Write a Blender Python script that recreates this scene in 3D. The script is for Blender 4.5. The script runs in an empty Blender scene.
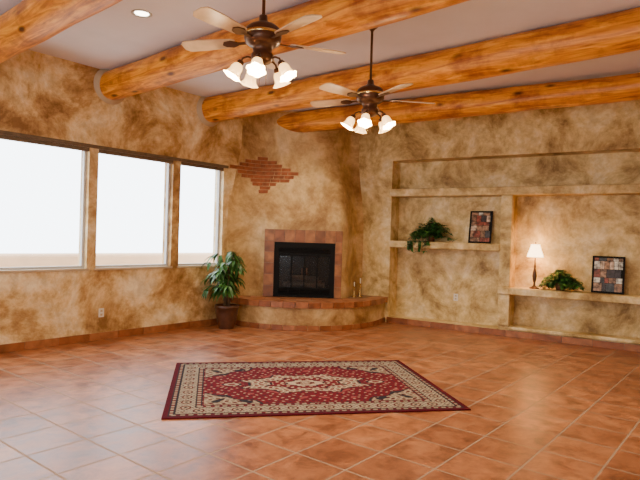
import bpy, math, random
import numpy as np
from mathutils import Matrix, Vector
random.seed(7); np.random.seed(7)
scene=bpy.context.scene
H=3.68
C=Vector((-.256,11.05,0)); L=Vector((-.627,-.779,0)); R=Vector((.845,-.534,0))
NL=Vector((.779,-.627,0)); NR=Vector((-.534,-.845,0))

# ---------------- node helpers ----------------
def mat(name):
    m=bpy.data.materials.new(name); m.use_nodes=True
    nt=m.node_tree; b=nt.nodes['Principled BSDF']
    return m,nt,b
def simple(name,col,rough=.5,metal=0,emis=None,estr=0,noise=0,nscale=20,spec=None):
    m,nt,b=mat(name)
    b.inputs['Base Color'].default_value=(*col,1); b.inputs['Roughness'].default_value=rough
    b.inputs['Metallic'].default_value=metal
    if spec is not None: b.inputs['Specular IOR Level'].default_value=spec
    if emis: b.inputs['Emission Color'].default_value=(*emis,1); b.inputs['Emission Strength'].default_value=estr
    if noise:
        tc=nt.nodes.new('ShaderNodeTexCoord'); n=nt.nodes.new('ShaderNodeTexNoise'); n.inputs['Scale'].default_value=nscale
        n.inputs['Detail'].default_value=5
        r=nt.nodes.new('ShaderNodeValToRGB')
        r.color_ramp.elements[0].position=.3; r.color_ramp.elements[1].position=.7
        r.color_ramp.elements[0].color=(*[c*(1-noise) for c in col],1); r.color_ramp.elements[1].color=(*[min(1,c*(1+noise)) for c in col],1)
        nt.links.new(tc.outputs['Object'],n.inputs['Vector']); nt.links.new(n.outputs['Fac'],r.inputs['Fac']); nt.links.new(r.outputs['Color'],b.inputs['Base Color'])
    return m
def ramp(nt,stops):
    r=nt.nodes.new('ShaderNodeValToRGB'); e=r.color_ramp.elements
    while len(e)<len(stops): e.new(.5)
    for i,(p,c) in enumerate(stops): e[i].position=p; e[i].color=(*c,1)
    return r
def noise(nt,vec,scale,detail=5,rough=.55,dist=0):
    n=nt.nodes.new('ShaderNodeTexNoise'); n.inputs['Scale'].default_value=scale; n.inputs['Detail'].default_value=detail
    n.inputs['Roughness'].default_value=rough; n.inputs['Distortion'].default_value=dist
    nt.links.new(vec,n.inputs['Vector']); return n
def mix(nt,mode,fac,a,b):
    m=nt.nodes.new('ShaderNodeMix'); m.data_type='RGBA'; m.blend_type=mode
    if isinstance(fac,(int,float)): m.inputs[0].default_value=fac
    else: nt.links.new(fac,m.inputs[0])
    for v,s in ((a,m.inputs[6]),(b,m.inputs[7])):
        if isinstance(v,tuple): s.default_value=(*v,1)
        else: nt.links.new(v,s)
    return m.outputs[2]
def bump(nt,b,h,strength,dist=.02):
    bp=nt.nodes.new('ShaderNodeBump'); bp.inputs['Strength'].default_value=strength; bp.inputs['Distance'].default_value=dist
    nt.links.new(h,bp.inputs['Height']); nt.links.new(bp.outputs['Normal'],b.inputs['Normal'])

def wallmat(name,stops,seed=0.0,sc=1.3):
    m,nt,b=mat(name)
    tc=nt.nodes.new('ShaderNodeTexCoord'); mp=nt.nodes.new('ShaderNodeMapping'); mp.inputs['Location'].default_value=(seed,seed*.7,seed*.3)
    nt.links.new(tc.outputs['Object'],mp.inputs['Vector']); v=mp.outputs['Vector']
    n1=noise(nt,v,sc,10,.70,.35)
    r=ramp(nt,stops)
    nt.links.new(n1.outputs['Fac'],r.inputs['Fac'])
    n2=noise(nt,v,6,8,.7,.3)
    r2=ramp(nt,[(.36,(.60,.50,.38)),(.58,(1.08,1.05,1.02))]); nt.links.new(n2.outputs['Fac'],r2.inputs['Fac'])
    c=mix(nt,'MULTIPLY',.6,r.outputs['Color'],r2.outputs['Color'])
    nt.links.new(c,b.inputs['Base Color']); b.inputs['Roughness'].default_value=.5; b.inputs['Specular IOR Level'].default_value=.35
    n3=noise(nt,v,9,6,.6); bump(nt,b,n3.outputs['Fac'],.35,.03)
    return m
M_wall=wallmat('faux_plaster',[(.36,(.25,.125,.040)),(.44,(.50,.30,.11)),(.51,(.74,.54,.27)),(.62,(.90,.79,.56))],0,1.15)
M_wall2=wallmat('faux_plaster_niche',[(.35,(.26,.155,.045)),(.43,(.49,.33,.115)),(.52,(.72,.54,.24)),(.65,(.88,.75,.46))],3.7,1.7)
M_mass=wallmat('faux_plaster_chimney',[(.34,(.26,.13,.042)),(.45,(.46,.28,.105)),(.55,(.63,.43,.19)),(.68,(.78,.59,.33))],8.1,1.4)

def floormat():
    m,nt,b=mat('terracotta_tile_floor')
    tc=nt.nodes.new('ShaderNodeTexCoord'); mp=nt.nodes.new('ShaderNodeMapping')
    mp.inputs['Rotation'].default_value=(0,0,-math.atan2(L.y,L.x))
    nt.links.new(tc.outputs['Object'],mp.inputs['Vector']); v=mp.outputs['Vector']
    br=nt.nodes.new('ShaderNodeTexBrick'); br.offset=0; br.squash=1
    br.inputs['Scale'].default_value=1; br.inputs['Brick Width'].default_value=.42; br.inputs['Row Height'].default_value=.42
    br.inputs['Mortar Size'].default_value=.008; br.inputs['Mortar Smooth'].default_value=.2; br.inputs['Bias'].default_value=0
    br.inputs['Color1'].default_value=(.27,.084,.028,1); br.inputs['Color2'].default_value=(.39,.138,.050,1); br.inputs['Mortar'].default_value=(0,0,0,1)
    nt.links.new(v,br.inputs['Vector'])
    n=noise(nt,v,5,8,.68,.4); r=ramp(nt,[(.36,(.46,.38,.32)),(.52,(1,1,1)),(.68,(1.35,1.6,1.8))]); nt.links.new(n.outputs['Fac'],r.inputs['Fac'])
    c=mix(nt,'MULTIPLY',.95,br.outputs['Color'],r.outputs['Color'])
    c=mix(nt,'MIX',br.outputs['Fac'],c,(.34,.22,.14)); nt.links.new(c,b.inputs['Base Color'])
    rr=nt.nodes.new('ShaderNodeMapRange'); rr.inputs['To Min'].default_value=.25; rr.inputs['To Max'].default_value=.46
    nt.links.new(n.outputs['Fac'],rr.inputs['Value'])
    r3=nt.nodes.new('ShaderNodeMath'); r3.operation='MAXIMUM'; nt.links.new(rr.outputs['Result'],r3.inputs[0])
    r4=nt.nodes.new('ShaderNodeMath'); r4.operation='MULTIPLY'; r4.inputs[1].default_value=.85; nt.links.new(br.outputs['Fac'],r4.inputs[0]); nt.links.new(r4.outputs[0],r3.inputs[1])
    nt.links.new(r3.outputs[0],b.inputs['Roughness'])
    mm=nt.nodes.new('ShaderNodeMath'); mm.operation='MULTIPLY_ADD'; mm.inputs[1].default_value=-1; 
    n4=nt.nodes.new('ShaderNodeMath'); n4.operation='MULTIPLY'; n4.inputs[1].default_value=.5; nt.links.new(n.outputs['Fac'],n4.inputs[0])
    nt.links.new(br.outputs['Fac'],mm.inputs[0]); nt.links.new(n4.outputs[0],mm.inputs[2])
    bump(nt,b,mm.outputs[0],.4,.01)
    return m
M_floor=floormat()
M_tile=simple('terracotta_trim_tile',(.26,.08,.024),.4,noise=.35,nscale=7)
M_tile2=simple('terracotta_trim_tile_light',(.34,.12,.042),.4,noise=.3,nscale=9)
M_tile3=simple('surround_tile',(.22,.070,.018),.4,noise=.4,nscale=7)
M_tile4=simple('surround_tile_light',(.31,.115,.032),.4,noise=.4,nscale=9)
M_grout=simple('grout',(.24,.14,.08),.8,noise=.1)
M_ceil=simple('ceiling_paint',(.82,.82,.92),.8,noise=.03,nscale=3)
def woodlog():
    m,nt,b=mat('honey_pine_log')
    tc=nt.nodes.new('ShaderNodeTexCoord'); 
    mp=nt.nodes.new('ShaderNodeMapping'); mp.inputs['Scale'].default_value=(1.0,9,9); nt.links.new(tc.outputs['Object'],mp.inputs['Vector'])
    n1=noise(nt,mp.outputs['Vector'],1.4,8,.65,1.2)
    r=ramp(nt,[(.30,(.24,.055,.004)),(.44,(.56,.17,.008)),(.57,(.82,.32,.020)),(.72,(.94,.50,.07))]); nt.links.new(n1.outputs['Fac'],r.inputs['Fac'])
    mp2=nt.nodes.new('ShaderNodeMapping'); mp2.inputs['Scale'].default_value=(1.0,2.4,2.4); nt.links.new(tc.outputs['Object'],mp2.inputs['Vector'])
    vo=nt.nodes.new('ShaderNodeTexVoronoi'); vo.inputs['Scale'].default_value=1.9; nt.links.new(mp2.outputs['Vector'],vo.inputs['Vector'])
    r2=ramp(nt,[(.07,(.10,.04,.012)),(.18,(1,1,1))]); nt.links.new(vo.outputs['Distance'],r2.inputs['Fac'])
    n3=noise(nt,tc.outputs['Object'],2.6,7,.65); r3=ramp(nt,[(.37,(.46,.32,.22)),(.53,(1,1,1))]); nt.links.new(n3.outputs['Fac'],r3.inputs['Fac'])
    c=mix(nt,'MULTIPLY',.95,r.outputs['Color'],r2.outputs['Color']); c=mix(nt,'MULTIPLY',.85,c,r3.outputs['Color'])
    nt.links.new(c,b.inputs['Base Color']); b.inputs['Roughness'].default_value=.36; b.inputs['Specular IOR Level'].default_value=.4
    bump(nt,b,n1.outputs['Fac'],.3,.01)
    return m
M_log=woodlog()
M_collar=simple('pale_plaster',(.50,.38,.24),.7,noise=.1,nscale=8)
M_white=simple('white_vinyl_frame',(.5,.5,.5),.4)
M_header=simple('dark_window_trim',(.13,.085,.05),.5,noise=.2)
M_black=simple('black_iron',(.004,.004,.004),.6,spec=.15)
M_dark=simple('firebox_soot',(.010,.008,.007),.9,noise=.4,nscale=10,spec=.1)
M_bronze=simple('oiled_bronze',(.10,.045,.024),.35,.6)
M_brass=simple('brass',(.65,.45,.16),.25,1)
M_blade=simple('fan_blade_maple',(.60,.42,.26),.35,noise=.12,nscale=12)
M_leaf=simple('leaf_green',(.028,.105,.016),.4,noise=.5,nscale=6)
M_leaf2=simple('leaf_light',(.08,.22,.04),.4,noise=.4,nscale=6)
M_stem=simple('stem_brown',(.10,.055,.025),.7)
M_pot=simple('glazed_brown_pot',(.08,.03,.014),.3,noise=.35,nscale=9)
M_soil=simple('soil',(.03,.02,.012),.9)
M_ivory=simple('outlet_plastic',(.72,.68,.58),.4)
M_candle=simple('candle_wax',(.75,.68,.5),.5)
M_bulb=simple('lit_frosted_glass',(1,.85,.6),.3,emis=(1,.55,.17),estr=3.4)
M_glow=simple('lit_bulb',(1,.93,.8),.3,emis=(1,.80,.50),estr=30)
M_shade=simple('lit_lamp_shade',(.8,.65,.42),.7,emis=(1,.66,.34),estr=8)
M_can=simple('lit_can_lens',(1,1,1),.5,emis=(1,.9,.72),estr=12)
M_adobe=simple('exterior_adobe',(.66,.46,.30),.9,noise=.1,nscale=2)
M_sand=simple('desert_sand',(.75,.66,.55),.95,noise=.15,nscale=1)
M_brick=simple('exposed_brick',(.30,.085,.028),.8,noise=.4,nscale=11)
M_mortar=simple('brick_mortar',(.44,.27,.13),.9,noise=.2)

# ---------------- mesh builder ----------------
class MB:
    def __init__(s): s.v=[];s.f=[];s.m=[];s.sm=[]
    def add(s,vs,fs,mi=0,M=None,smooth=False):
        o=len(s.v)
        for p in vs:
            p=Vector(p)
            if M is not None: p=M@p
            s.v.append(p[:])
        for f in fs: s.f.append([i+o for i in f]); s.m.append(mi); s.sm.append(smooth)
    def box(s,a,b,mi=0,M=None):
        x0,y0,z0=a;x1,y1,z1=b
        vs=[(x0,y0,z0),(x1,y0,z0),(x1,y1,z0),(x0,y1,z0),(x0,y0,z1),(x1,y0,z1),(x1,y1,z1),(x0,y1,z1)]
        s.add(vs,[(0,3,2,1),(4,5,6,7),(0,1,5,4),(1,2,6,5),(2,3,7,6),(3,0,4,7)],mi,M)
    def fbox(s,ax,nn,a0,a1,n0,n1,z0,z1,mi=0):
        M=Matrix(((ax.x,nn.x,0,C.x),(ax.y,nn.y,0,C.y),(0,0,1,0),(0,0,0,1)))
        s.box((a0,n0,z0),(a1,n1,z1),mi,M)
    def lathe(s,prof,seg=24,mi=0,M=None,flute=0,fn=5,smooth=True):
        vs=[];fs=[]
        for k,(r,z) in enumerate(prof):
            for i in range(seg):
                a=2*math.pi*i/seg; rr=r*(1+flute*(k/len(prof))*math.cos(fn*a)); vs.append((rr*math.cos(a),rr*math.sin(a),z))
        for k in range(len(prof)-1):
            for i in range(seg):
                j=(i+1)%seg; fs.append((k*seg+i,k*seg+j,(k+1)*seg+j,(k+1)*seg+i))
        s.add(vs,fs,mi,M,smooth)
    def tube(s,pts,r,seg=8,mi=0,M=None):
        pts=[Vector(p) for p in pts]; vs=[];fs=[]
        for k,p in enumerate(pts):
            d=(pts[min(k+1,len(pts)-1)]-pts[max(k-1,0)]).normalized()
            up=Vector((0,0,1)) if abs(d.z)<.95 else Vector((1,0,0))
            a=d.cross(up).normalized(); b=d.cross(a)
            rr=r[k] if isinstance(r,(list,tuple)) else r
            for i in range(seg):
                t=2*math.pi*i/seg; vs.append(p+a*rr*math.cos(t)+b*rr*math.sin(t))
        for k in range(len(pts)-1):
            for i in range(seg):
                j=(i+1)%seg; fs.append((k*seg+i,k*seg+j,(k+1)*seg+j,(k+1)*seg+i))
        fs.append(list(range(seg))[::-1]); fs.append([(len(pts)-1)*seg+i for i in range(seg)])
        s.add(vs,fs,mi,M,True)
    def build(s,name,mats,parent=None,bevel=0,M=None):
        me=bpy.data.meshes.new(name); me.from_pydata(s.v,[],s.f)
        for m in mats: me.materials.append(m)
        me.polygons.foreach_set('material_index',s.m); me.polygons.foreach_set('use_smooth',s.sm); me.update()
        o=bpy.data.objects.new(name,me); scene.collection.objects.link(o)
        if parent: o.parent=parent
        if M is not None: o.matrix_local=M
        if bevel:
            b=o.modifiers.new('bevel','BEVEL'); b.width=bevel; b.segments=3; b.limit_method='ANGLE'
        return o
def empty(name,loc=(0,0,0),rz=0):
    e=bpy.data.objects.new(name,None); scene.collection.objects.link(e); e.location=loc; e.rotation_euler=(0,0,rz); e.empty_display_size=.1; return e
T=Matrix.Translation
def Rot(a,ax): return Matrix.Rotation(a,4,ax)
def P(ax,nn,a,n,z): return C+ax*a+nn*n+Vector((0,0,z))

# ---------------- room shell ----------------
TL,SR=12.0,9.0
def poly(name,pts,z0,z1,m):
    mb=MB(); n=len(pts)
    vs=[(p.x,p.y,z0) for p in pts]+[(p.x,p.y,z1) for p in pts]
    fs=[list(range(n))[::-1],list(range(n,2*n))]+[(i,(i+1)%n,n+(i+1)%n,n+i) for i in range(n)]
    mb.add(vs,fs); return mb.build(name,[m])
cor=[C-L*.4-R*.6,C+L*(TL+.2)-R*.4,C+L*(TL+.2)+R*(SR+.2),C-L*.4+R*(SR+.2)]
poly('floor',cor,-.15,0,M_floor)
poly('ceiling',cor,H,H+.2,M_ceil)
wins=[(2.20,3.07),(3.21,4.43),(4.56,6.75),(8.0,9.6)]; ZS,ZT=.98,2.60
wb=MB(); W=.22
prev=0
wb.fbox(L,NL,-.3,TL+.2,-W,0,0,ZS); wb.fbox(L,NL,-.3,TL+.2,-W,0,ZT,H)
for a,b in wins:
    wb.fbox(L,NL,prev-(.3 if prev==0 else 0),a,-W,0,ZS,ZT); prev=b
wb.fbox(L,NL,prev,TL+.2,-W,0,ZS,ZT)
wb.build('wall_left',[M_wall])
for k,(a,b) in enumerate(wins):
    w=MB(); f=.035
    n0,n1=-.12,-.07
    w.fbox(L,NL,a,a+f,n0,n1,ZS,ZT);w.fbox(L,NL,b-f,b,n0,n1,ZS,ZT)
    w.fbox(L,NL,a+f,b-f,n0,n1,ZS,ZS+f);w.fbox(L,NL,a+f,b-f,n0,n1,ZT-f,ZT)
    w.fbox(L,NL,a+.003,b-.003,-.06,-.002,ZT-.05,ZT-.001,1)   # shade cassette
    w.fbox(L,NL,a-.02,b+.02,-.06,.02,ZS-.025,ZS+.004,2)
    w.build('window_%d'%(k+1),[M_white,M_header,M_collar])
t=MB(); t.fbox(L,NL,2.12,9.7,0,.025,ZT,ZT+.045); t.build('trim_1',[M_header])

# niche wall (back)
nb=MB(); D=.34; s0,s1=1.80,7.4
nb.fbox(R,NR,-.4,SR+.2,-D-.2,-D,0,H)
nb.fbox(R,NR,0,s0,-D,0,0,H); nb.fbox(R,NR,s1,SR+.2,-D,0,0,H); nb.fbox(R,NR,s0,s1,-D,0,2.91,H)
nb.fbox(R,NR,s0,3.76,-D,0,0,.10); nb.fbox(R,NR,3.92,s1,-D,0,0,.15); nb.fbox(R,NR,3.76,3.92,-D,0,0,2.30)
nb.fbox(R,NR,s0,s1,-D,-.002,2.27,2.395)
nb.build('wall_back',[M_wall2])
t=MB(); t.fbox(R,NR,3.93,s1-.005,-.03,.035,.112,.165); t.build('trim_2',[M_wall2],bevel=.015)
t=MB(); t.fbox(R,NR,s0-.03,s1,-.02,.03,2.265,2.40); t.build('trim_3',[M_wall2],bevel=.015)
t=MB(); t.fbox(R,NR,3.745,3.925,-.02,.02,.17,.67); t.fbox(R,NR,3.745,3.925,-.02,.02,.79,2.26); t.build('trim_4',[M_wall2],bevel=.012)
sh=MB(); sh.fbox(R,NR,s0-.02,3.755,-D+.002,.04,1.355,1.475); sh.build('wall_shelf',[M_wall2],bevel=.02)
sh=MB(); sh.fbox(R,NR,3.925,s1-.005,-D+.002,.05,.675,.785); sh.fbox(R,NR,3.74,3.925,.002,.05,.675,.785); sh.build('wall_shelf',[M_wall2],bevel=.012)
def F2(o,ax,nn):
    return Matrix(((ax.x,nn.x,0,o.x),(ax.y,nn.y,0,o.y),(0,0,1,0),(0,0,0,1)))
rw=MB(); Mx=F2(C+R*SR,L,-R)
rw.box((0,-.2,0),(TL+.2,0,H),0,Mx)
rw.build('wall_right',[M_wall])
rr=MB(); Mx=F2(C+L*TL,R,-L)
for a,b,c,d in ((-.2,SR,0,.6),(-.2,SR,2.6,H),(-.2,1.0,.6,2.6),(3.6,5.4,.6,2.6),(8.0,SR,.6,2.6)): rr.box((a,-.2,c),(b,0,d),0,Mx)  # openings in this unseen wall are added to let in fill daylight
rr.build('wall_rear',[M_wall])
def baseboard(name,ax,nn,a0,a1):
    b=MB(); a=a0
    b.fbox(ax,nn,a0,a1,.0,.010,0,.098,2)
    i=0
    while a<a1-.05:
        e=min(a+.42,a1); b.fbox(ax,nn,a+.004,e-.004,.010,.02,.002,.10,i%2); a=e; i+=1
    b.build(name,[M_tile,M_tile2,M_grout])
baseboard('baseboard_left',L,NL,1.98,TL-.1)
baseboard('baseboard_back',R,NR,1.78,SR-.05)

# outside
o=MB(); o.fbox(L,NL,-6,30,-60,-W-.02,-.3,-.2); o.build('ground',[M_sand])
o=MB(); o.fbox(L,NL,-5,14,-3.3,-3.0,-.2,1.05); o.build('garden_wall',[M_adobe],bevel=.06)

# ---------------- ceiling logs ----------------
def log(p0,p1,r0,r1,ln=9.3,col=True,zc=3.485):
    p0=Vector((*p0,zc)); p1=Vector((*p1,zc)); d=(p1-p0).normalized()
    k=((C-p0).dot(NL))/d.dot(NL); st=p0+d*(k-.08)
    e=empty('ceiling_log_beam',st,math.atan2(d.y,d.x))
    mb=MB(); n=90; seg=28; vs=[];fs=[]; ph=[random.uniform(0,6) for _ in range(6)]
    for i in range(n+1):
        x=ln*i/n; r=r0+(r1-r0)*min(1,x/6.5)
        oy=.012*math.sin(x*1.1+ph[0]); oz=.008*math.sin(x*.8+ph[1])
        for j in range(seg):
            a=2*math.pi*j/seg
            rr=r*(1+.025*math.sin(2*a+x*.9+ph[2])+.018*math.sin(3*a+x*2.3+ph[3])+.015*math.sin(x*5+a+ph[4]))
            vs.append((x,oy+rr*math.cos(a),oz+rr*math.sin(a)))
    for i in range(n):
        for j in range(seg):
            q=(j+1)%seg; fs.append((i*seg+j,i*seg+q,(i+1)*seg+q,(i+1)*seg+j))
    mb.add(vs,fs,0,None,True)
    mb.build('log',[M_log],e)
    if col:
        c=MB(); c.lathe([(r0*.9,0.0),(r0+.07,.02),(r0+.06,.06),(r0+.035,.11),(r0+.012,.15),(r0*.97,.17)],28,0,Rot(math.pi/2,'Y'))
        c.build('plaster_collar',[M_collar],e)
log((-5.1,5.05),(-3.82,3.90),.18,.18)
log((-3.47,5.96),(-2.19,4.81),.19,.18)
log((-2.79,7.57),(.557,4.61),.20,.175)
log((-1.88,9.08),(2.88,5.14),.205,.185)
log((-.95,10.16),(3.89,6.9),.185,.165,col=False)

# ---------------- fireplace ----------------
base=[(-1.573,9.414),(-1.45,9.55),(-1.3,9.64),(-1.15,9.665),(-1.05,9.65),(-.95,9.60),(-.86,9.60),(-.77,9.60),(-.6,9.60),(-.43,9.60),(-.25,9.60),(-.08,9.60),(.09,9.60),(.26,9.60),(.36,9.60),(.44,9.66),(.50,9.78),(.56,9.98),(.66,10.25),(.80,10.38)]
top=[(-1.573,9.414),(-1.46,9.56),(-1.33,9.70),(-1.18,9.81),(-1.03,9.88),(-.90,9.89),(-.82,9.86),(-.72,9.83),(-.57,9.80),(-.42,9.785),(-.26,9.78),(-.10,9.80),(.05,9.84),(.18,9.91),(.25,9.97),(.31,10.05),(.36,10.15),(.42,10.27),(.52,10.42),(.68,10.46)]
def sec(z):
    h=min(1,max(0,(z-1.62)/(3.1-1.62))); h=h*h*(3-2*h)
    return [Vector((a[0]*(1-h)+b[0]*h,a[1]*(1-h)+b[1]*h,z)) for a,b in zip(base,top)]
def dense(z):
    p=sec(z); out=[]
    for i in range(len(p)-1):
        a=p[max(i-1,0)];b=p[i];c=p[i+1];d=p[min(i+2,len(p)-1)]
        for k in range(4):
            t=k/4; out.append(.5*((2*b)+(c-a)*t+(2*a-5*b+4*c-d)*t*t+(3*b-a-3*c+d)*t**3))
    out.append(p[-1]); return out
FP=empty('corner_fireplace')
zs=[0,.46,.7,.93,1.16,1.39,1.5,1.62]+[1.62+.1*i for i in range(1,21)]+[H]
ma=MB(); rows=[dense(z) for z in zs]; nC=len(rows[0]); vs=[p for r in rows for p in r]; fs=[]
for i in range(len(zs)-1):
    for j in range(nC-1):
        if zs[i]>=.459 and zs[i+1]<=1.391 and 28<=j<52: continue
        fs.append((i*nC+j,i*nC+j+1,(i+1)*nC+j+1,(i+1)*nC+j))
ma.add(vs,fs,0,None,True); ma.build('chimney_mass',[M_mass],FP)
fb=MB()
x0,x1,y0,y1,z0,z1=-.775,.265,9.58,9.98,.455,1.395
fb.box((x0,y1,z0),(x1,y1+.02,z1)); fb.box((x0-.02,y0,z0),(x0,y1,z1)); fb.box((x1,y0,z0),(x1+.02,y1,z1)); fb.box((x0,y0,z1),(x1,y1,z1+.02))
fb.build('firebox',[M_dark],FP)
su=MB(); ya,yb=9.545,9.60
def tl(xa,xb,za,zb,i): su.box((xa+.004,ya,za+.004),(xb-.004,yb,zb-.004),i%2)
su.box((-.945,ya+.008,.46),(-.775,yb,1.61),2); su.box((.265,ya+.008,.46),(.385,yb,1.61),2); su.box((-.775,ya+.008,1.395),(.265,yb,1.61),2)
nn=6
for i in range(nn):
    za=.46+i*(1.61-.46)/nn; zb=.46+(i+1)*(1.61-.46)/nn
    tl(-.945,-.775,za,zb,i); tl(.265,.385,za,zb,i+1)
for i in range(6):
    xa=-.775+i*1.04/6; tl(xa,xa+1.04/6,1.395,1.61,i)
su.build('tile_surround',[M_tile3,M_tile4,M_grout],FP)
ins=MB(); yf=9.555
ins.box((-.775,yf,.46),(-.70,yf+.04,1.395)); ins.box((.19,yf,.46),(.265,yf+.04,1.395))
ins.box((-.70,yf,1.30),(.19,yf+.04,1.395)); ins.box((-.70,yf,.46),(.19,yf+.04,.50))
for i in range(4): 
    ins.box((-.70,yf+.005,1.20+i*.026),(.19,yf+.03,1.215+i*.026)); ins.box((-.70,yf+.005,.505+i*.024),(.19,yf+.03,.518+i*.024))
ins.box((-.70,yf+.0,1.165),(.19,yf+.035,1.195)); ins.box((-.70,yf+.0,.60),(.19,yf+.035,.625))
for x in (-.70,-.485,-.265,-.045,.17): ins.box((x,yf+.005,.62),(x+.02,yf+.03,1.17))
for x in (-.29,-.21): ins.tube([(x,yf-.02,.84),(x,yf-.02,.96)],.008,8,1)
ins.build('insert_frame',[M_black,M_bronze],FP)
g=MB(); g.box((-.70,yf+.035,.60),(.19,yf+.04,1.2)); 
gl,nt,b=mat('fireplace_glass'); b.inputs['Base Color'].default_value=(.03,.03,.03,1); b.inputs['Roughness'].default_value=.15; b.inputs['Alpha'].default_value=.4; b.inputs['Specular IOR Level'].default_value=.3
g.build('glass_doors',[gl],FP)
lg=MB()
for (xa,ya2,za,xb,yb2,zb) in ((-.62,9.75,.66,.1,9.78,.66),(-.55,9.85,.67,.05,9.83,.70),(-.5,9.78,.78,0,9.82,.76)):
    lg.tube([(xa,ya2,za),((xa+xb)/2,(ya2+yb2)/2+.01,(za+zb)/2),(xb,yb2,zb)],.05,12,0)
for x in (-.55,-.35,-.15,.03): lg.box((x,9.68,.50),(x+.02,9.9,.61),1)
lg.build('fire_logs',[simple('charred_log',(.22,.16,.12),.9,noise=.4,nscale=14),M_black],FP)
def cr(pts,n=10):
    p=[Vector((*q,0)) for q in pts]; out=[]
    for i in range(len(p)-1):
        a=p[max(i-1,0)];b=p[i];c=p[i+1];d=p[min(i+2,len(p)-1)]
        for k in range(n):
            t=k/n; out.append(.5*((2*b)+(c-a)*t+(2*a-5*b+4*c-d)*t*t+(3*b-a-3*c+d)*t**3))
    out.append(p[-1]); return out
front=cr([(-1.53,9.47),(-1.22,9.15),(-.80,8.94),(-.28,8.87),(.25,8.97),(.68,9.26),(1.0,9.67),(1.21,10.12)],8)
def nrm(ps,i):
    d=(ps[min(i+1,len(ps)-1)]-ps[max(i-1,0)]).normalized(); return Vector((d.y,-d.x,0))
def slab(ps,off,z0,z1,m,name):
    q=[p+nrm(ps,i)*off for i,p in enumerate(ps)]+[Vector((.55,10.5,0)),Vector((-.256,11.0,0)),Vector((-1.3,9.75,0))]
    n=len(q); mb=MB(); mb.add([(p.x,p.y,z0) for p in q]+[(p.x,p.y,z1) for p in q],[list(range(n))[::-1],list(range(n,2*n))]+[(i,(i+1)%n,n+(i+1)%n,n+i) for i in range(n)])
    return mb.build(name,[m],FP)
slab(front,0,0,.37,M_mass,'hearth_body'); slab(front,.035,.37,.452,M_grout,'hearth_slab')
def resample(ps,step):
    ds=[0]
    for a,b in zip(ps,ps[1:]): ds.append(ds[-1]+(b-a).length)
    N=max(1,round(ds[-1]/step)); out=[]
    for k in range(N+1):
        s=ds[-1]*k/N
        for i in range(len(ps)-1):
            if ds[i+1]>=s-1e-9:
                t=(s-ds[i])/(ds[i+1]-ds[i]); out.append(ps[i].lerp(ps[i+1],t)); break
    return out
no=MB(); rs=resample(front,.20)
off=[p+nrm(rs,i)*.035 for i,p in enumerate(rs)]
for i in range(len(rs)-1):
    a,b=off[i],off[i+1]; n=nrm([a,b],0); d=(b-a).normalized()*.005; a=a+d;b=b-d
    def wedge(o0,o1,z0,z1,mi,a=a,b=b,n=n):
        q=[a+n*o1,b+n*o1,b+n*o0,a+n*o0]
        no.add([(p.x,p.y,z0) for p in q]+[(p.x,p.y,z1) for p in q],[(3,2,1,0),(4,5,6,7),(0,1,5,4),(1,2,6,5),(2,3,7,6),(3,0,4,7)],mi)
    wedge(-.02,.014,.365,.458,i%2); wedge(-.24,-.02,.44,.458,(i+1)%2)
    a2=rs[i]+d; b2=rs[i+1]-d
    wedge(-.01,.014,.002,.085,(i+1)%2,a=a2,b=b2)
g0=.26
for ix in range(8):
    for iy in range(3):
        xa=-1.15+ix*g0; yy=9.20+iy*.2
        cxm,cym=xa+g0/2,yy+.1
        if -1.1<cxm<.75 and cym<9.6: no.box((xa+.004,yy+.004,.44),(xa+g0-.004,yy+.196,.456),(ix+iy)%2)
no.build('hearth_tiles',[M_tile,M_tile2],FP,bevel=.003)
bk=MB()
rowsB=[(2.87,.60,.74),(2.805,.42,.86),(2.74,.24,1.0),(2.675,.08,1.12),(2.61,.2,1.22),(2.545,.34,1.14),(2.48,.46,1.04),(2.415,.55,.92),(2.35,.62,.80),(2.285,.66,.70)]
for k,(z,a0,a1) in enumerate(rowsB):
    ps=dense(z); ds=[0]
    for a,b in zip(ps,ps[1:]): ds.append(ds[-1]+(b-a).length)
    def at(s):
        for i in range(len(ps)-1):
            if ds[i+1]>=s: return ps[i].lerp(ps[i+1],(s-ds[i])/(ds[i+1]-ds[i]))
        return ps[-1]
    s=a0-(.06 if k%2 else 0); s=max(s,0.01)
    while s<a1:
        e=s+random.choice([.12,.17,.19])
        a,b=at(s),at(e); n=nrm([a,b],0); 
        for (o0,o1,za,zb,mi,sh) in ((-.03,.016,z-.056,z-.002,0,.005),(-.03,.006,z-.064,z+.004,1,-.004)):
            dd=(b-a).normalized()*sh; q=[a+dd+n*o1,b-dd+n*o1,b-dd+n*o0,a+dd+n*o0]
            bk.add([(p.x,p.y,za) for p in q]+[(p.x,p.y,zb) for p in q],[(3,2,1,0),(4,5,6,7),(0,1,5,4),(1,2,6,5),(2,3,7,6),(3,0,4,7)],mi)
        s=e
bk.build('exposed_brick_patch',[M_brick,M_mortar],FP)

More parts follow.
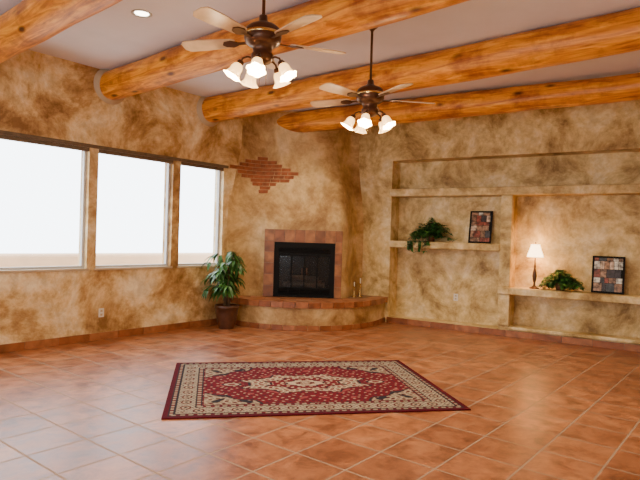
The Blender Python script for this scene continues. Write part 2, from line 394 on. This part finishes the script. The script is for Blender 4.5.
# ---------------- rug ----------------
def rug():
    hx,hy=1.33,.985; nx,ny=400,296
    xs=np.linspace(-hx,hx,nx+1); ys=np.linspace(-hy,hy,ny+1); X,Y=np.meshgrid(xs,ys)
    d=np.minimum(hx-np.abs(X),hy-np.abs(Y)); ax,ay=np.abs(X),np.abs(Y)
    col=np.zeros(X.shape+(3,))
    red=np.array([.115,.006,.014]); dred=np.array([.070,.004,.010]); cream=np.array([.42,.33,.23]); navy=np.array([.018,.016,.024]); sage=np.array([.19,.16,.115]); rose=np.array([.22,.05,.05])
    col[:]=red
    fl=np.sin(ax*38)*np.sin(ay*38)+.6*np.sin(ax*71+1.3)*np.sin(ay*63+.4)
    fl3=np.sin(ax*58+1.1*np.sin(ay*31))*np.sin(ay*58+1.1*np.sin(ax*27))
    fl2=np.sin(ax*24+1.2*np.sin(ay*20))+np.sin(ay*26+1.2*np.sin(ax*18))
    col[fl3>.72]=cream*.7; col[fl3<-.80]=navy; col[(fl2>1.65)]=rose
    fx,fy=hx-.33,hy-.33
    sp=((fx-ax)/.55)**1.0+((fy-ay)/.36)**1.0
    spw=sp+.06*np.sin(ax*30)+.06*np.sin(ay*30)
    m=(spw<1)&(d>.33); col[m]=cream*.75
    col[m&(fl3>.4)]=dred; col[m&(fl3<-.4)]=sage; col[m&(fl2>1.3)]=navy
    col[(np.abs(spw-1)<.05)&(d>.33)]=navy
    th=np.arctan2(Y/.33,X/.62); rr=np.sqrt((X/.62)**2+(Y/.33)**2)*(1+.10*np.cos(8*th)-.04*np.cos(16*th))
    col[rr<1.0]=navy; col[rr<.95]=cream; col[(rr<.95)&(fl3>.3)]=red; col[(rr<.95)&(fl3<-.4)]=sage
    col[rr<.62]=navy; col[rr<.58]=red; col[(rr<.58)&(fl3>.5)]=cream;col[rr<.34]=navy*1.2; col[rr<.30]=cream; col[rr<.16]=dred; col[rr<.08]=cream
    for sx in (-1,1):
        pr=np.sqrt(((X-sx*.74)/.10)**2+(Y/.06)**2); col[pr<1]=navy; col[pr<.75]=cream; col[pr<.4]=red
    along=np.where(hx-ax<hy-ay,ay,ax)
    def band(a,b,c): col[(d>=a)&(d<b)]=c
    band(0,.045,dred); band(.045,.055,navy); band(.055,.085,cream*.65)
    mm=(d>=.055)&(d<.085)&(np.sin(along*90)>.2); col[mm]=red
    band(.085,.10,navy); band(.10,.255,sage*1.35)
    dd=(d-.178)/.078
    ros=np.sqrt((np.mod(along,.16)/.08-1)**2+dd**2); B=(d>=.10)&(d<.255)
    col[B&(np.sin(along*120)*np.sin(d*140)>.25)]=cream*.85; col[B&(np.sin(along*120)*np.sin(d*140)<-.5)]=navy*2
    col[B&(ros<.62)]=dred; col[B&(ros<.42)]=cream*.75; col[B&(ros<.2)]=navy
    band(.255,.27,navy); band(.27,.30,cream*.65); mm=(d>=.27)&(d<.30)&(np.sin(along*90)>.2); col[mm]=red
    band(.30,.318,navy)
    col*= (1+.16*np.random.randn(*X.shape))[...,None]; col=np.clip(col,0.003,1)
    zt=.012; V=[(float(a),float(b),zt) for a,b in zip(X.ravel(),Y.ravel())]
    F=[]; w=nx+1
    for j in range(ny):
        for i in range(nx): F.append((j*w+i,j*w+i+1,(j+1)*w+i+1,(j+1)*w+i))
    k=len(V); V+=[(-hx,-hy,.001),(hx,-hy,.001),(hx,hy,.001),(-hx,hy,.001)]
    c0,c1,c2,c3=0,nx,ny*w+nx,ny*w
    F+=[(k,k+1,c1,c0),(k+1,k+2,c2,c1),(k+2,k+3,c3,c2),(k+3,k,c0,c3)]
    me=bpy.data.meshes.new('rug'); me.from_pydata(V,[],F)
    at=me.color_attributes.new('pattern','FLOAT_COLOR','POINT')
    data=np.ones((len(V),4),dtype=np.float32); data[:k,:3]=col.reshape(-1,3); data[k:,:3]=dred
    at.data.foreach_set('color',data.ravel())
    m,nt,b=mat('woven_persian_wool'); an=nt.nodes.new('ShaderNodeAttribute'); an.attribute_name='pattern'
    tc=nt.nodes.new('ShaderNodeTexCoord'); n=noise(nt,tc.outputs['Object'],60,3)
    nt.links.new(an.outputs['Color'],b.inputs['Base Color']); b.inputs['Roughness'].default_value=.95; b.inputs['Specular IOR Level'].default_value=.1
    bump(nt,b,n.outputs['Fac'],.4,.004)
    me.materials.append(m); o=bpy.data.objects.new('persian_rug',me); scene.collection.objects.link(o)
    o.location=(-.105,5.685,0); o.rotation_euler=(0,0,math.radians(10.9))
rug()

# ---------------- ceiling fans ----------------
def fan(x,y,zb,off,name='ceiling_fan',S=1.0):
    e=empty(name,(x,y,zb))
    b=MB(); hz=H-zb
    b.lathe([(.0,hz),(.075,hz),(.072,hz-.03),(.055,hz-.06),(.025,hz-.085),(.014,hz-.10)],24,0)
    b.lathe([(.0125,hz-.08),(.0125,.12)],12,0)
    b.lathe([(.0125,.19),(.03,.18),(.035,.14),(.06,.12),(.10,.105),(.13,.08),(.14,.05),(.14,.0),(.13,-.03),(.10,-.05),(.075,-.06),(.07,-.10),(.085,-.115),(.085,-.15),(.06,-.175),(.02,-.19),(.0,-.205)],32,0)
    b.lathe([(.143,.045),(.147,.035),(.143,.025)],32,1)
    b.lathe([(.0,-.20),(.012,-.21),(.014,-.225),(.0,-.24)],12,1)
    b.build('motor_housing',[M_bronze,M_brass],e)
    bl=MB(); ir=MB()
    for k in range(5):
        a=math.radians(off+72*k); M=Rot(a,'Z')@T((0,0,-.01))@Rot(math.radians(12),'X')
        r0,r1=.22,.67; n=16; prof=[]
        for i in range(n+1):
            t=i/n; w=.052+.022*min(1,t*1.6)
            if t>.9: w*=math.sqrt(max(0,1-((t-.9)/.1)**2*.75))
            if t<.06: w*=.75+.25*(t/.06)
            prof.append((r0+(r1-r0)*t,w))
        vs=[(r,w,.004) for r,w in prof]+[(r,-w,.004) for r,w in prof][::-1]
        m=len(vs); vs2=vs+[(p[0],p[1],-.004) for p in vs]
        bl.add(vs2,[list(range(m)),list(range(m,2*m))[::-1]]+[(i,m+i,m+(i+1)%m,(i+1)%m) for i in range(m)],0,M)
        ir.box((.11,-.014,-.012),(.24,.014,-.005),0,M)
        ir.add([(.20,-.02,-.012),(.25,-.045,-.012),(.31,-.03,-.012),(.33,0,-.012),(.31,.03,-.012),(.25,.045,-.012),(.20,.02,-.012),(.20,-.02,-.004),(.25,-.045,-.004),(.31,-.03,-.004),(.33,0,-.004),(.31,.03,-.004),(.25,.045,-.004),(.20,.02,-.004)],[(6,5,4,3,2,1,0),(7,8,9,10,11,12,13)]+[(i,(i+1)%7,7+(i+1)%7,7+i) for i in range(7)],0,M)
    bl.build('blades',[M_blade],e); ir.build('blade_irons',[M_bronze],e)
    ar=MB(); shd=MB()
    for k in range(5):
        a=math.radians(off+30+72*k); M=Rot(a,'Z')
        ar.tube([(.06,0,-.15),(.11,0,-.14),(.145,0,-.155),(.16,0,-.185)],.008,8,0,M)
        Ms=M@T((.16,0,-.185))@Rot(math.radians(-30),'Y')
        ar.lathe([(.0,.012),(.022,.008),(.028,-.01),(.024,-.03)],16,0,Ms)
        shd.lathe([(.024,-.02),(.036,-.033),(.043,-.055),(.043,-.08),(.048,-.10),(.062,-.12),(.070,-.128)],30,0,Ms,.10,6)
        shd.lathe([(.0,-.03),(.015,-.04),(.024,-.07),(.02,-.095),(.0,-.105)],14,1,Ms)
        ld=bpy.data.lights.new('bulb_light','POINT'); ld.energy=14; ld.color=(1,.74,.43); ld.shadow_soft_size=.035
        lo=bpy.data.objects.new('bulb_light',ld); scene.collection.objects.link(lo); lo.parent=e; lo.matrix_local=Ms@T((0,0,-.15))
    for ky in (-.02,.03): ar.tube([(ky,.03,-.19),(ky,.03,-.33)],.0015,5,1)
    ar.build('light_arms',[M_bronze,M_brass],e); shd.build('glass_shades',[M_bulb,M_glow],e)
fan(-.48,4.25,2.98,20); fan(.46,5.64,2.91,8)

def can(x,y,power=40,tilt=0):
    e=empty('recessed_ceiling_or_fill_light',(x,y,H))  # shared by the visible cans and the added fill cans
    b=MB(); b.lathe([(.10,0),(.102,-.006),(.085,-.01),(.075,-.004),(.07,-.001)],28,0); b.build('trim_ring',[M_white],e)
    b=MB(); b.lathe([(.07,-.002),(.0,-.0021)],28,0); b.build('lens',[M_can],e)
    ld=bpy.data.lights.new('can_spot','SPOT'); ld.energy=power; ld.color=(1,.82,.57); ld.spot_size=math.radians(125); ld.spot_blend=.8; ld.shadow_soft_size=.06
    lo=bpy.data.objects.new('can_spot',ld); scene.collection.objects.link(lo); lo.parent=e; lo.location=(0,0,-.03)
can(-1.85,5.61,80); can(1.42,7.6,130); can(2.82,6.6,130); can(-.35,8.6,110)
can(-3.1,3.6,130); can(-1.2,2.2,120); can(1.4,3.4,120); can(3.6,4.2,120)  # cans out of view, added as fill light for the room

# ---------------- table lamp ----------------
p=P(R,NR,4.27,-.12,.786)
e=empty('table_lamp',p)
b=MB(); b.lathe([(.0,.0),(.075,.0),(.078,.012),(.05,.025),(.02,.05),(.014,.09),(.028,.14),(.036,.20),(.028,.26),(.013,.32),(.018,.35),(.012,.38),(.008,.46),(.008,.52)],24,0); b.lathe([(.0,.74),(.01,.735),(.01,.72),(.004,.70),(.004,.5)],12,0)
b.build('base',[M_bronze],e)
b=MB(); b.lathe([(.125,.50),(.118,.53),(.095,.60),(.07,.68),(.066,.70)],28,0); b.build('shade',[M_shade],e)
for dz,en in ((.48,14),(.73,7)):
    ld=bpy.data.lights.new('lamp_bulb','POINT'); ld.energy=en; ld.color=(1,.50,.16); ld.shadow_soft_size=.03
    lo=bpy.data.objects.new('lamp_bulb',ld); scene.collection.objects.link(lo); lo.parent=e; lo.location=(0,0,dz)

# ---------------- plants ----------------
def leaf(mb,p,d,ln,w,mi,droop=.3):
    d=Vector(d).normalized(); up=Vector((0,0,1)); s=d.cross(up)
    if s.length<.05: s=Vector((1,0,0))
    s.normalize(); n=s.cross(d)
    pts=[]; fs=[]; prof=[(0,.05),(.2,.7),(.45,1),(.75,.6),(1,.03)]
    for t,ww in prof:
        c=Vector(p)+d*ln*t-Vector((0,0,1))*droop*ln*t*t
        for k in (-1,0,1): pts.append(c+s*w*.5*ww*k+n*(abs(k)*.15*w*ww))
    for i in range(4):
        for k in range(2): a=i*3+k; fs.append((a,a+1,a+4,a+3))
    mb.add(pts,fs,mi,None,True)
def potted():
    e=empty('potted_plant',(-1.45,8.92,0))
    b=MB(); b.lathe([(.0,.0),(.12,.0),(.125,.015),(.15,.10),(.175,.24),(.18,.32),(.195,.33),(.195,.37),(.18,.375),(.17,.36),(.165,.33)],32,0)
    b.lathe([(.168,.335),(0,.34)],24,1); b.build('pot',[M_pot,M_soil],e)
    f=MB(); rnd=random.Random(3)
    for k in range(28):
        a=rnd.uniform(0,2*math.pi); reach=rnd.uniform(.12,.36); top_=rnd.uniform(.75,1.24) if k>6 else rnd.uniform(.5,.75)
        p0=Vector((rnd.uniform(-.05,.05),rnd.uniform(-.05,.05),.33))
        dr=Vector((math.cos(a),math.sin(a),0)); pts=[]
        for i in range(9):
            t=i/8; pts.append(p0+dr*reach*t**1.6+Vector((0,0,(top_-.33)*math.sin(t*2.15)/1.0)))
        f.tube(pts,[.007*(1-.6*i/8) for i in range(9)],6,2)
        for i in range(4,9):
            for q in range(3):
                aa=a+rnd.uniform(-1.7,1.7); 
                ll=rnd.uniform(.11,.19); dd=Vector((math.cos(aa),math.sin(aa),rnd.uniform(-.5,.2)))
                leaf(f,pts[i],dd,ll,ll*.36,rnd.choice([0,0,1]),rnd.uniform(.4,.9))
    for i,v in enumerate(f.v):
        w=Vector(v)+Vector((-1.45,8.92,0)); dd=(w-C).dot(NL)
        if dd<.03: w+=NL*(.03-dd); f.v[i]=(w-Vector((-1.45,8.92,0)))[:]
    f.build('foliage',[M_leaf,M_leaf2,M_stem],e)
potted()
def ivy(s,n,z,half,hgt,trail,seed,edge):
    o=P(R,NR,s,n,z); e=empty('ivy_plant',o,math.atan2(R.y,R.x)); rnd=random.Random(seed)
    b=MB(); b.lathe([(.0,.0),(.06,.0),(.075,.05),(.085,.10),(.09,.12),(.082,.12),(.075,.10),(0,.10)],20,0); b.build('pot',[M_pot],e)
    f=MB()
    for k in range(46):
        a=rnd.uniform(-math.pi,math.pi); hx_=half*rnd.uniform(.3,1)*math.cos(a); hyy=rnd.uniform(-.15,.12)
        hh=rnd.uniform(.2,1)*hgt*(1-.6*abs(hx_)/half); tr=0
        if rnd.random()<trail: hyy=-(edge+rnd.uniform(.03,.07)); tr=rnd.uniform(.05,.2)
        pts=[]
        for i in range(10):
            t=i/9; x=hx_*t; y=hyy*min(1,t*1.5)
            zz=.10+(hh)*math.sin(min(t,1)*2.2)*1.05-(.10*t if not tr else 0)
            if tr: zz=.10+.12*math.sin(t*2.2)-(tr+.18)*t**2.2
            else: zz=max(.02,zz)
            pts.append(Vector((x,y,zz)))
        f.tube(pts,.003,5,2)
        for i in range(1,10):
            for q in range(3):
                aa=rnd.uniform(0,6.28); ll=rnd.uniform(.05,.09)
                dd=Vector((math.cos(aa),math.sin(aa)*.7-.3,rnd.uniform(-.4,.5)))
                leaf(f,pts[i],dd,ll,ll*.75,rnd.choice([0,1,0]),.3)
    f.v=[(v[0],min(v[1],D+n-.02),max(v[2],.004) if v[1]>-(edge+.01) else v[2]) for v in f.v]
    f.build('foliage',[M_leaf,M_leaf2,M_stem],e)
ivy(2.52,-.12,1.476,.46,.40,.22,5,.17)
ivy(4.66,-.10,.786,.36,.30,.0,9,.16)

# ---------------- photo frames ----------------
def frame(s,z,w,h,seed):
    e=empty('collage_picture_frame',P(R,NR,s,-.16,z+.003),math.atan2(R.y,R.x)); rnd=random.Random(seed)
    TM=Rot(math.radians(-9),'X')
    b=MB(); t=.02
    b.box((-w/2,0,0),(-w/2+t,.02,h),0,TM);b.box((w/2-t,0,0),(w/2,.02,h),0,TM);b.box((-w/2+t,0,0),(w/2-t,.02,t),0,TM);b.box((-w/2+t,0,h-t),(w/2-t,.02,h),0,TM)
    b.box((-.03,.02,.0),(.03,.03,h*.8),0,TM)
    b.build('frame',[M_black],e)
    b=MB(); b.box((-w/2+t,.008,t),(w/2-t,.018,h-t),0,TM)
    cols=[(.30,.17,.10),(.50,.38,.28),(.03,.025,.03),(.22,.05,.03),(.6,.55,.48),(.04,.05,.06),(.20,.11,.06)]
    ms=[simple('photo_tone_%d_%d'%(seed,i),c,.3,noise=.8,nscale=22) for i,c in enumerate(cols)]
    zz=t+.006
    while zz<h-t-.03:
        rh=min(rnd.uniform(.06,.13),h-t-.006-zz); xx=-w/2+t+.006
        while xx<w/2-t-.03:
            cw=min(rnd.uniform(.05,.12),w/2-t-.006-xx)
            b.box((xx+.003,.005,zz+.003),(xx+cw-.003,.009,zz+rh-.003),1+rnd.randrange(len(cols)),TM); xx+=cw
        zz+=rh
    b.build('photographs',[M_black]+ms,e)
frame(3.36,1.476,.38,.55,1); frame(5.30,.786,.44,.56,2)

# ---------------- candlesticks ----------------
for x,y,h in ((.63,9.86,.24),(.74,9.93,.30)):
    e=empty('brass_candlestick',(x,y,.459)); b=MB()
    b.lathe([(0,0),(.045,0),(.045,.01),(.02,.025),(.009,.05),(.014,h*.3),(.007,h*.4),(.009,h*.55),(.015,h*.6),(.008,h*.66),(.02,h*.76),(.022,h*.8),(.011,h*.8)],20,0); b.build('stick',[M_brass],e)
    b=MB(); b.lathe([(.010,h*.78),(.010,h*1.1),(0,h*1.12)],12,0); b.build('candle',[M_candle],e)
def outlet(ax,nn,a,n,z):
    o=MB(); o.fbox(ax,nn,a-.038,a+.038,n,n+.007,z-.06,z+.06,0)
    for dz in (-.026,.026): o.fbox(ax,nn,a-.016,a+.016,n+.007,n+.009,z+dz-.015,z+dz+.015,1)
    o.build('wall_outlet',[M_ivory,M_collar])
outlet(L,NL,4.33,0,.37); outlet(R,NR,2.93,-D,.52)

# ---------------- light ----------------
w=bpy.data.worlds.new('World'); scene.world=w; w.use_nodes=True
bg=w.node_tree.nodes['Background']; bg.inputs['Color'].default_value=(.86,.93,1,1); bg.inputs['Strength'].default_value=8.0
def portal(name,o,ax,nn,a0,a1,z0,z1):
    ld=bpy.data.lights.new(name,'AREA'); ld.shape='RECTANGLE'; ld.size=a1-a0; ld.size_y=z1-z0; ld.cycles.is_portal=True
    ob=bpy.data.objects.new(name,ld); scene.collection.objects.link(ob)
    z=-nn; y=Vector((0,0,1)); x=y.cross(z)
    M=Matrix((x,y,z)).transposed().to_4x4(); M.translation=o+ax*(a0+a1)/2+nn*(-.15)+Vector((0,0,(z0+z1)/2)); ob.matrix_world=M
for i,(a,b_) in enumerate(wins): portal('window_portal_%d'%i,C,L,NL,a,b_,ZS,ZT)
portal('rear_portal_1',C+L*TL,R,-L,1.0,3.6,.6,2.6); portal('rear_portal_2',C+L*TL,R,-L,5.4,8.0,.6,2.6)  # portals for the added rear openings

# ---------------- camera ----------------
cd=bpy.data.cameras.new('camera'); cam=bpy.data.objects.new('camera',cd); scene.collection.objects.link(cam)
cd.sensor_width=36; cd.lens=560/640*36; cd.clip_end=300
M=Rot(math.radians(90-.31),'X')@Rot(math.radians(1.75),'Z'); M.translation=(0,0,1.5); cam.matrix_world=M
scene.camera=cam
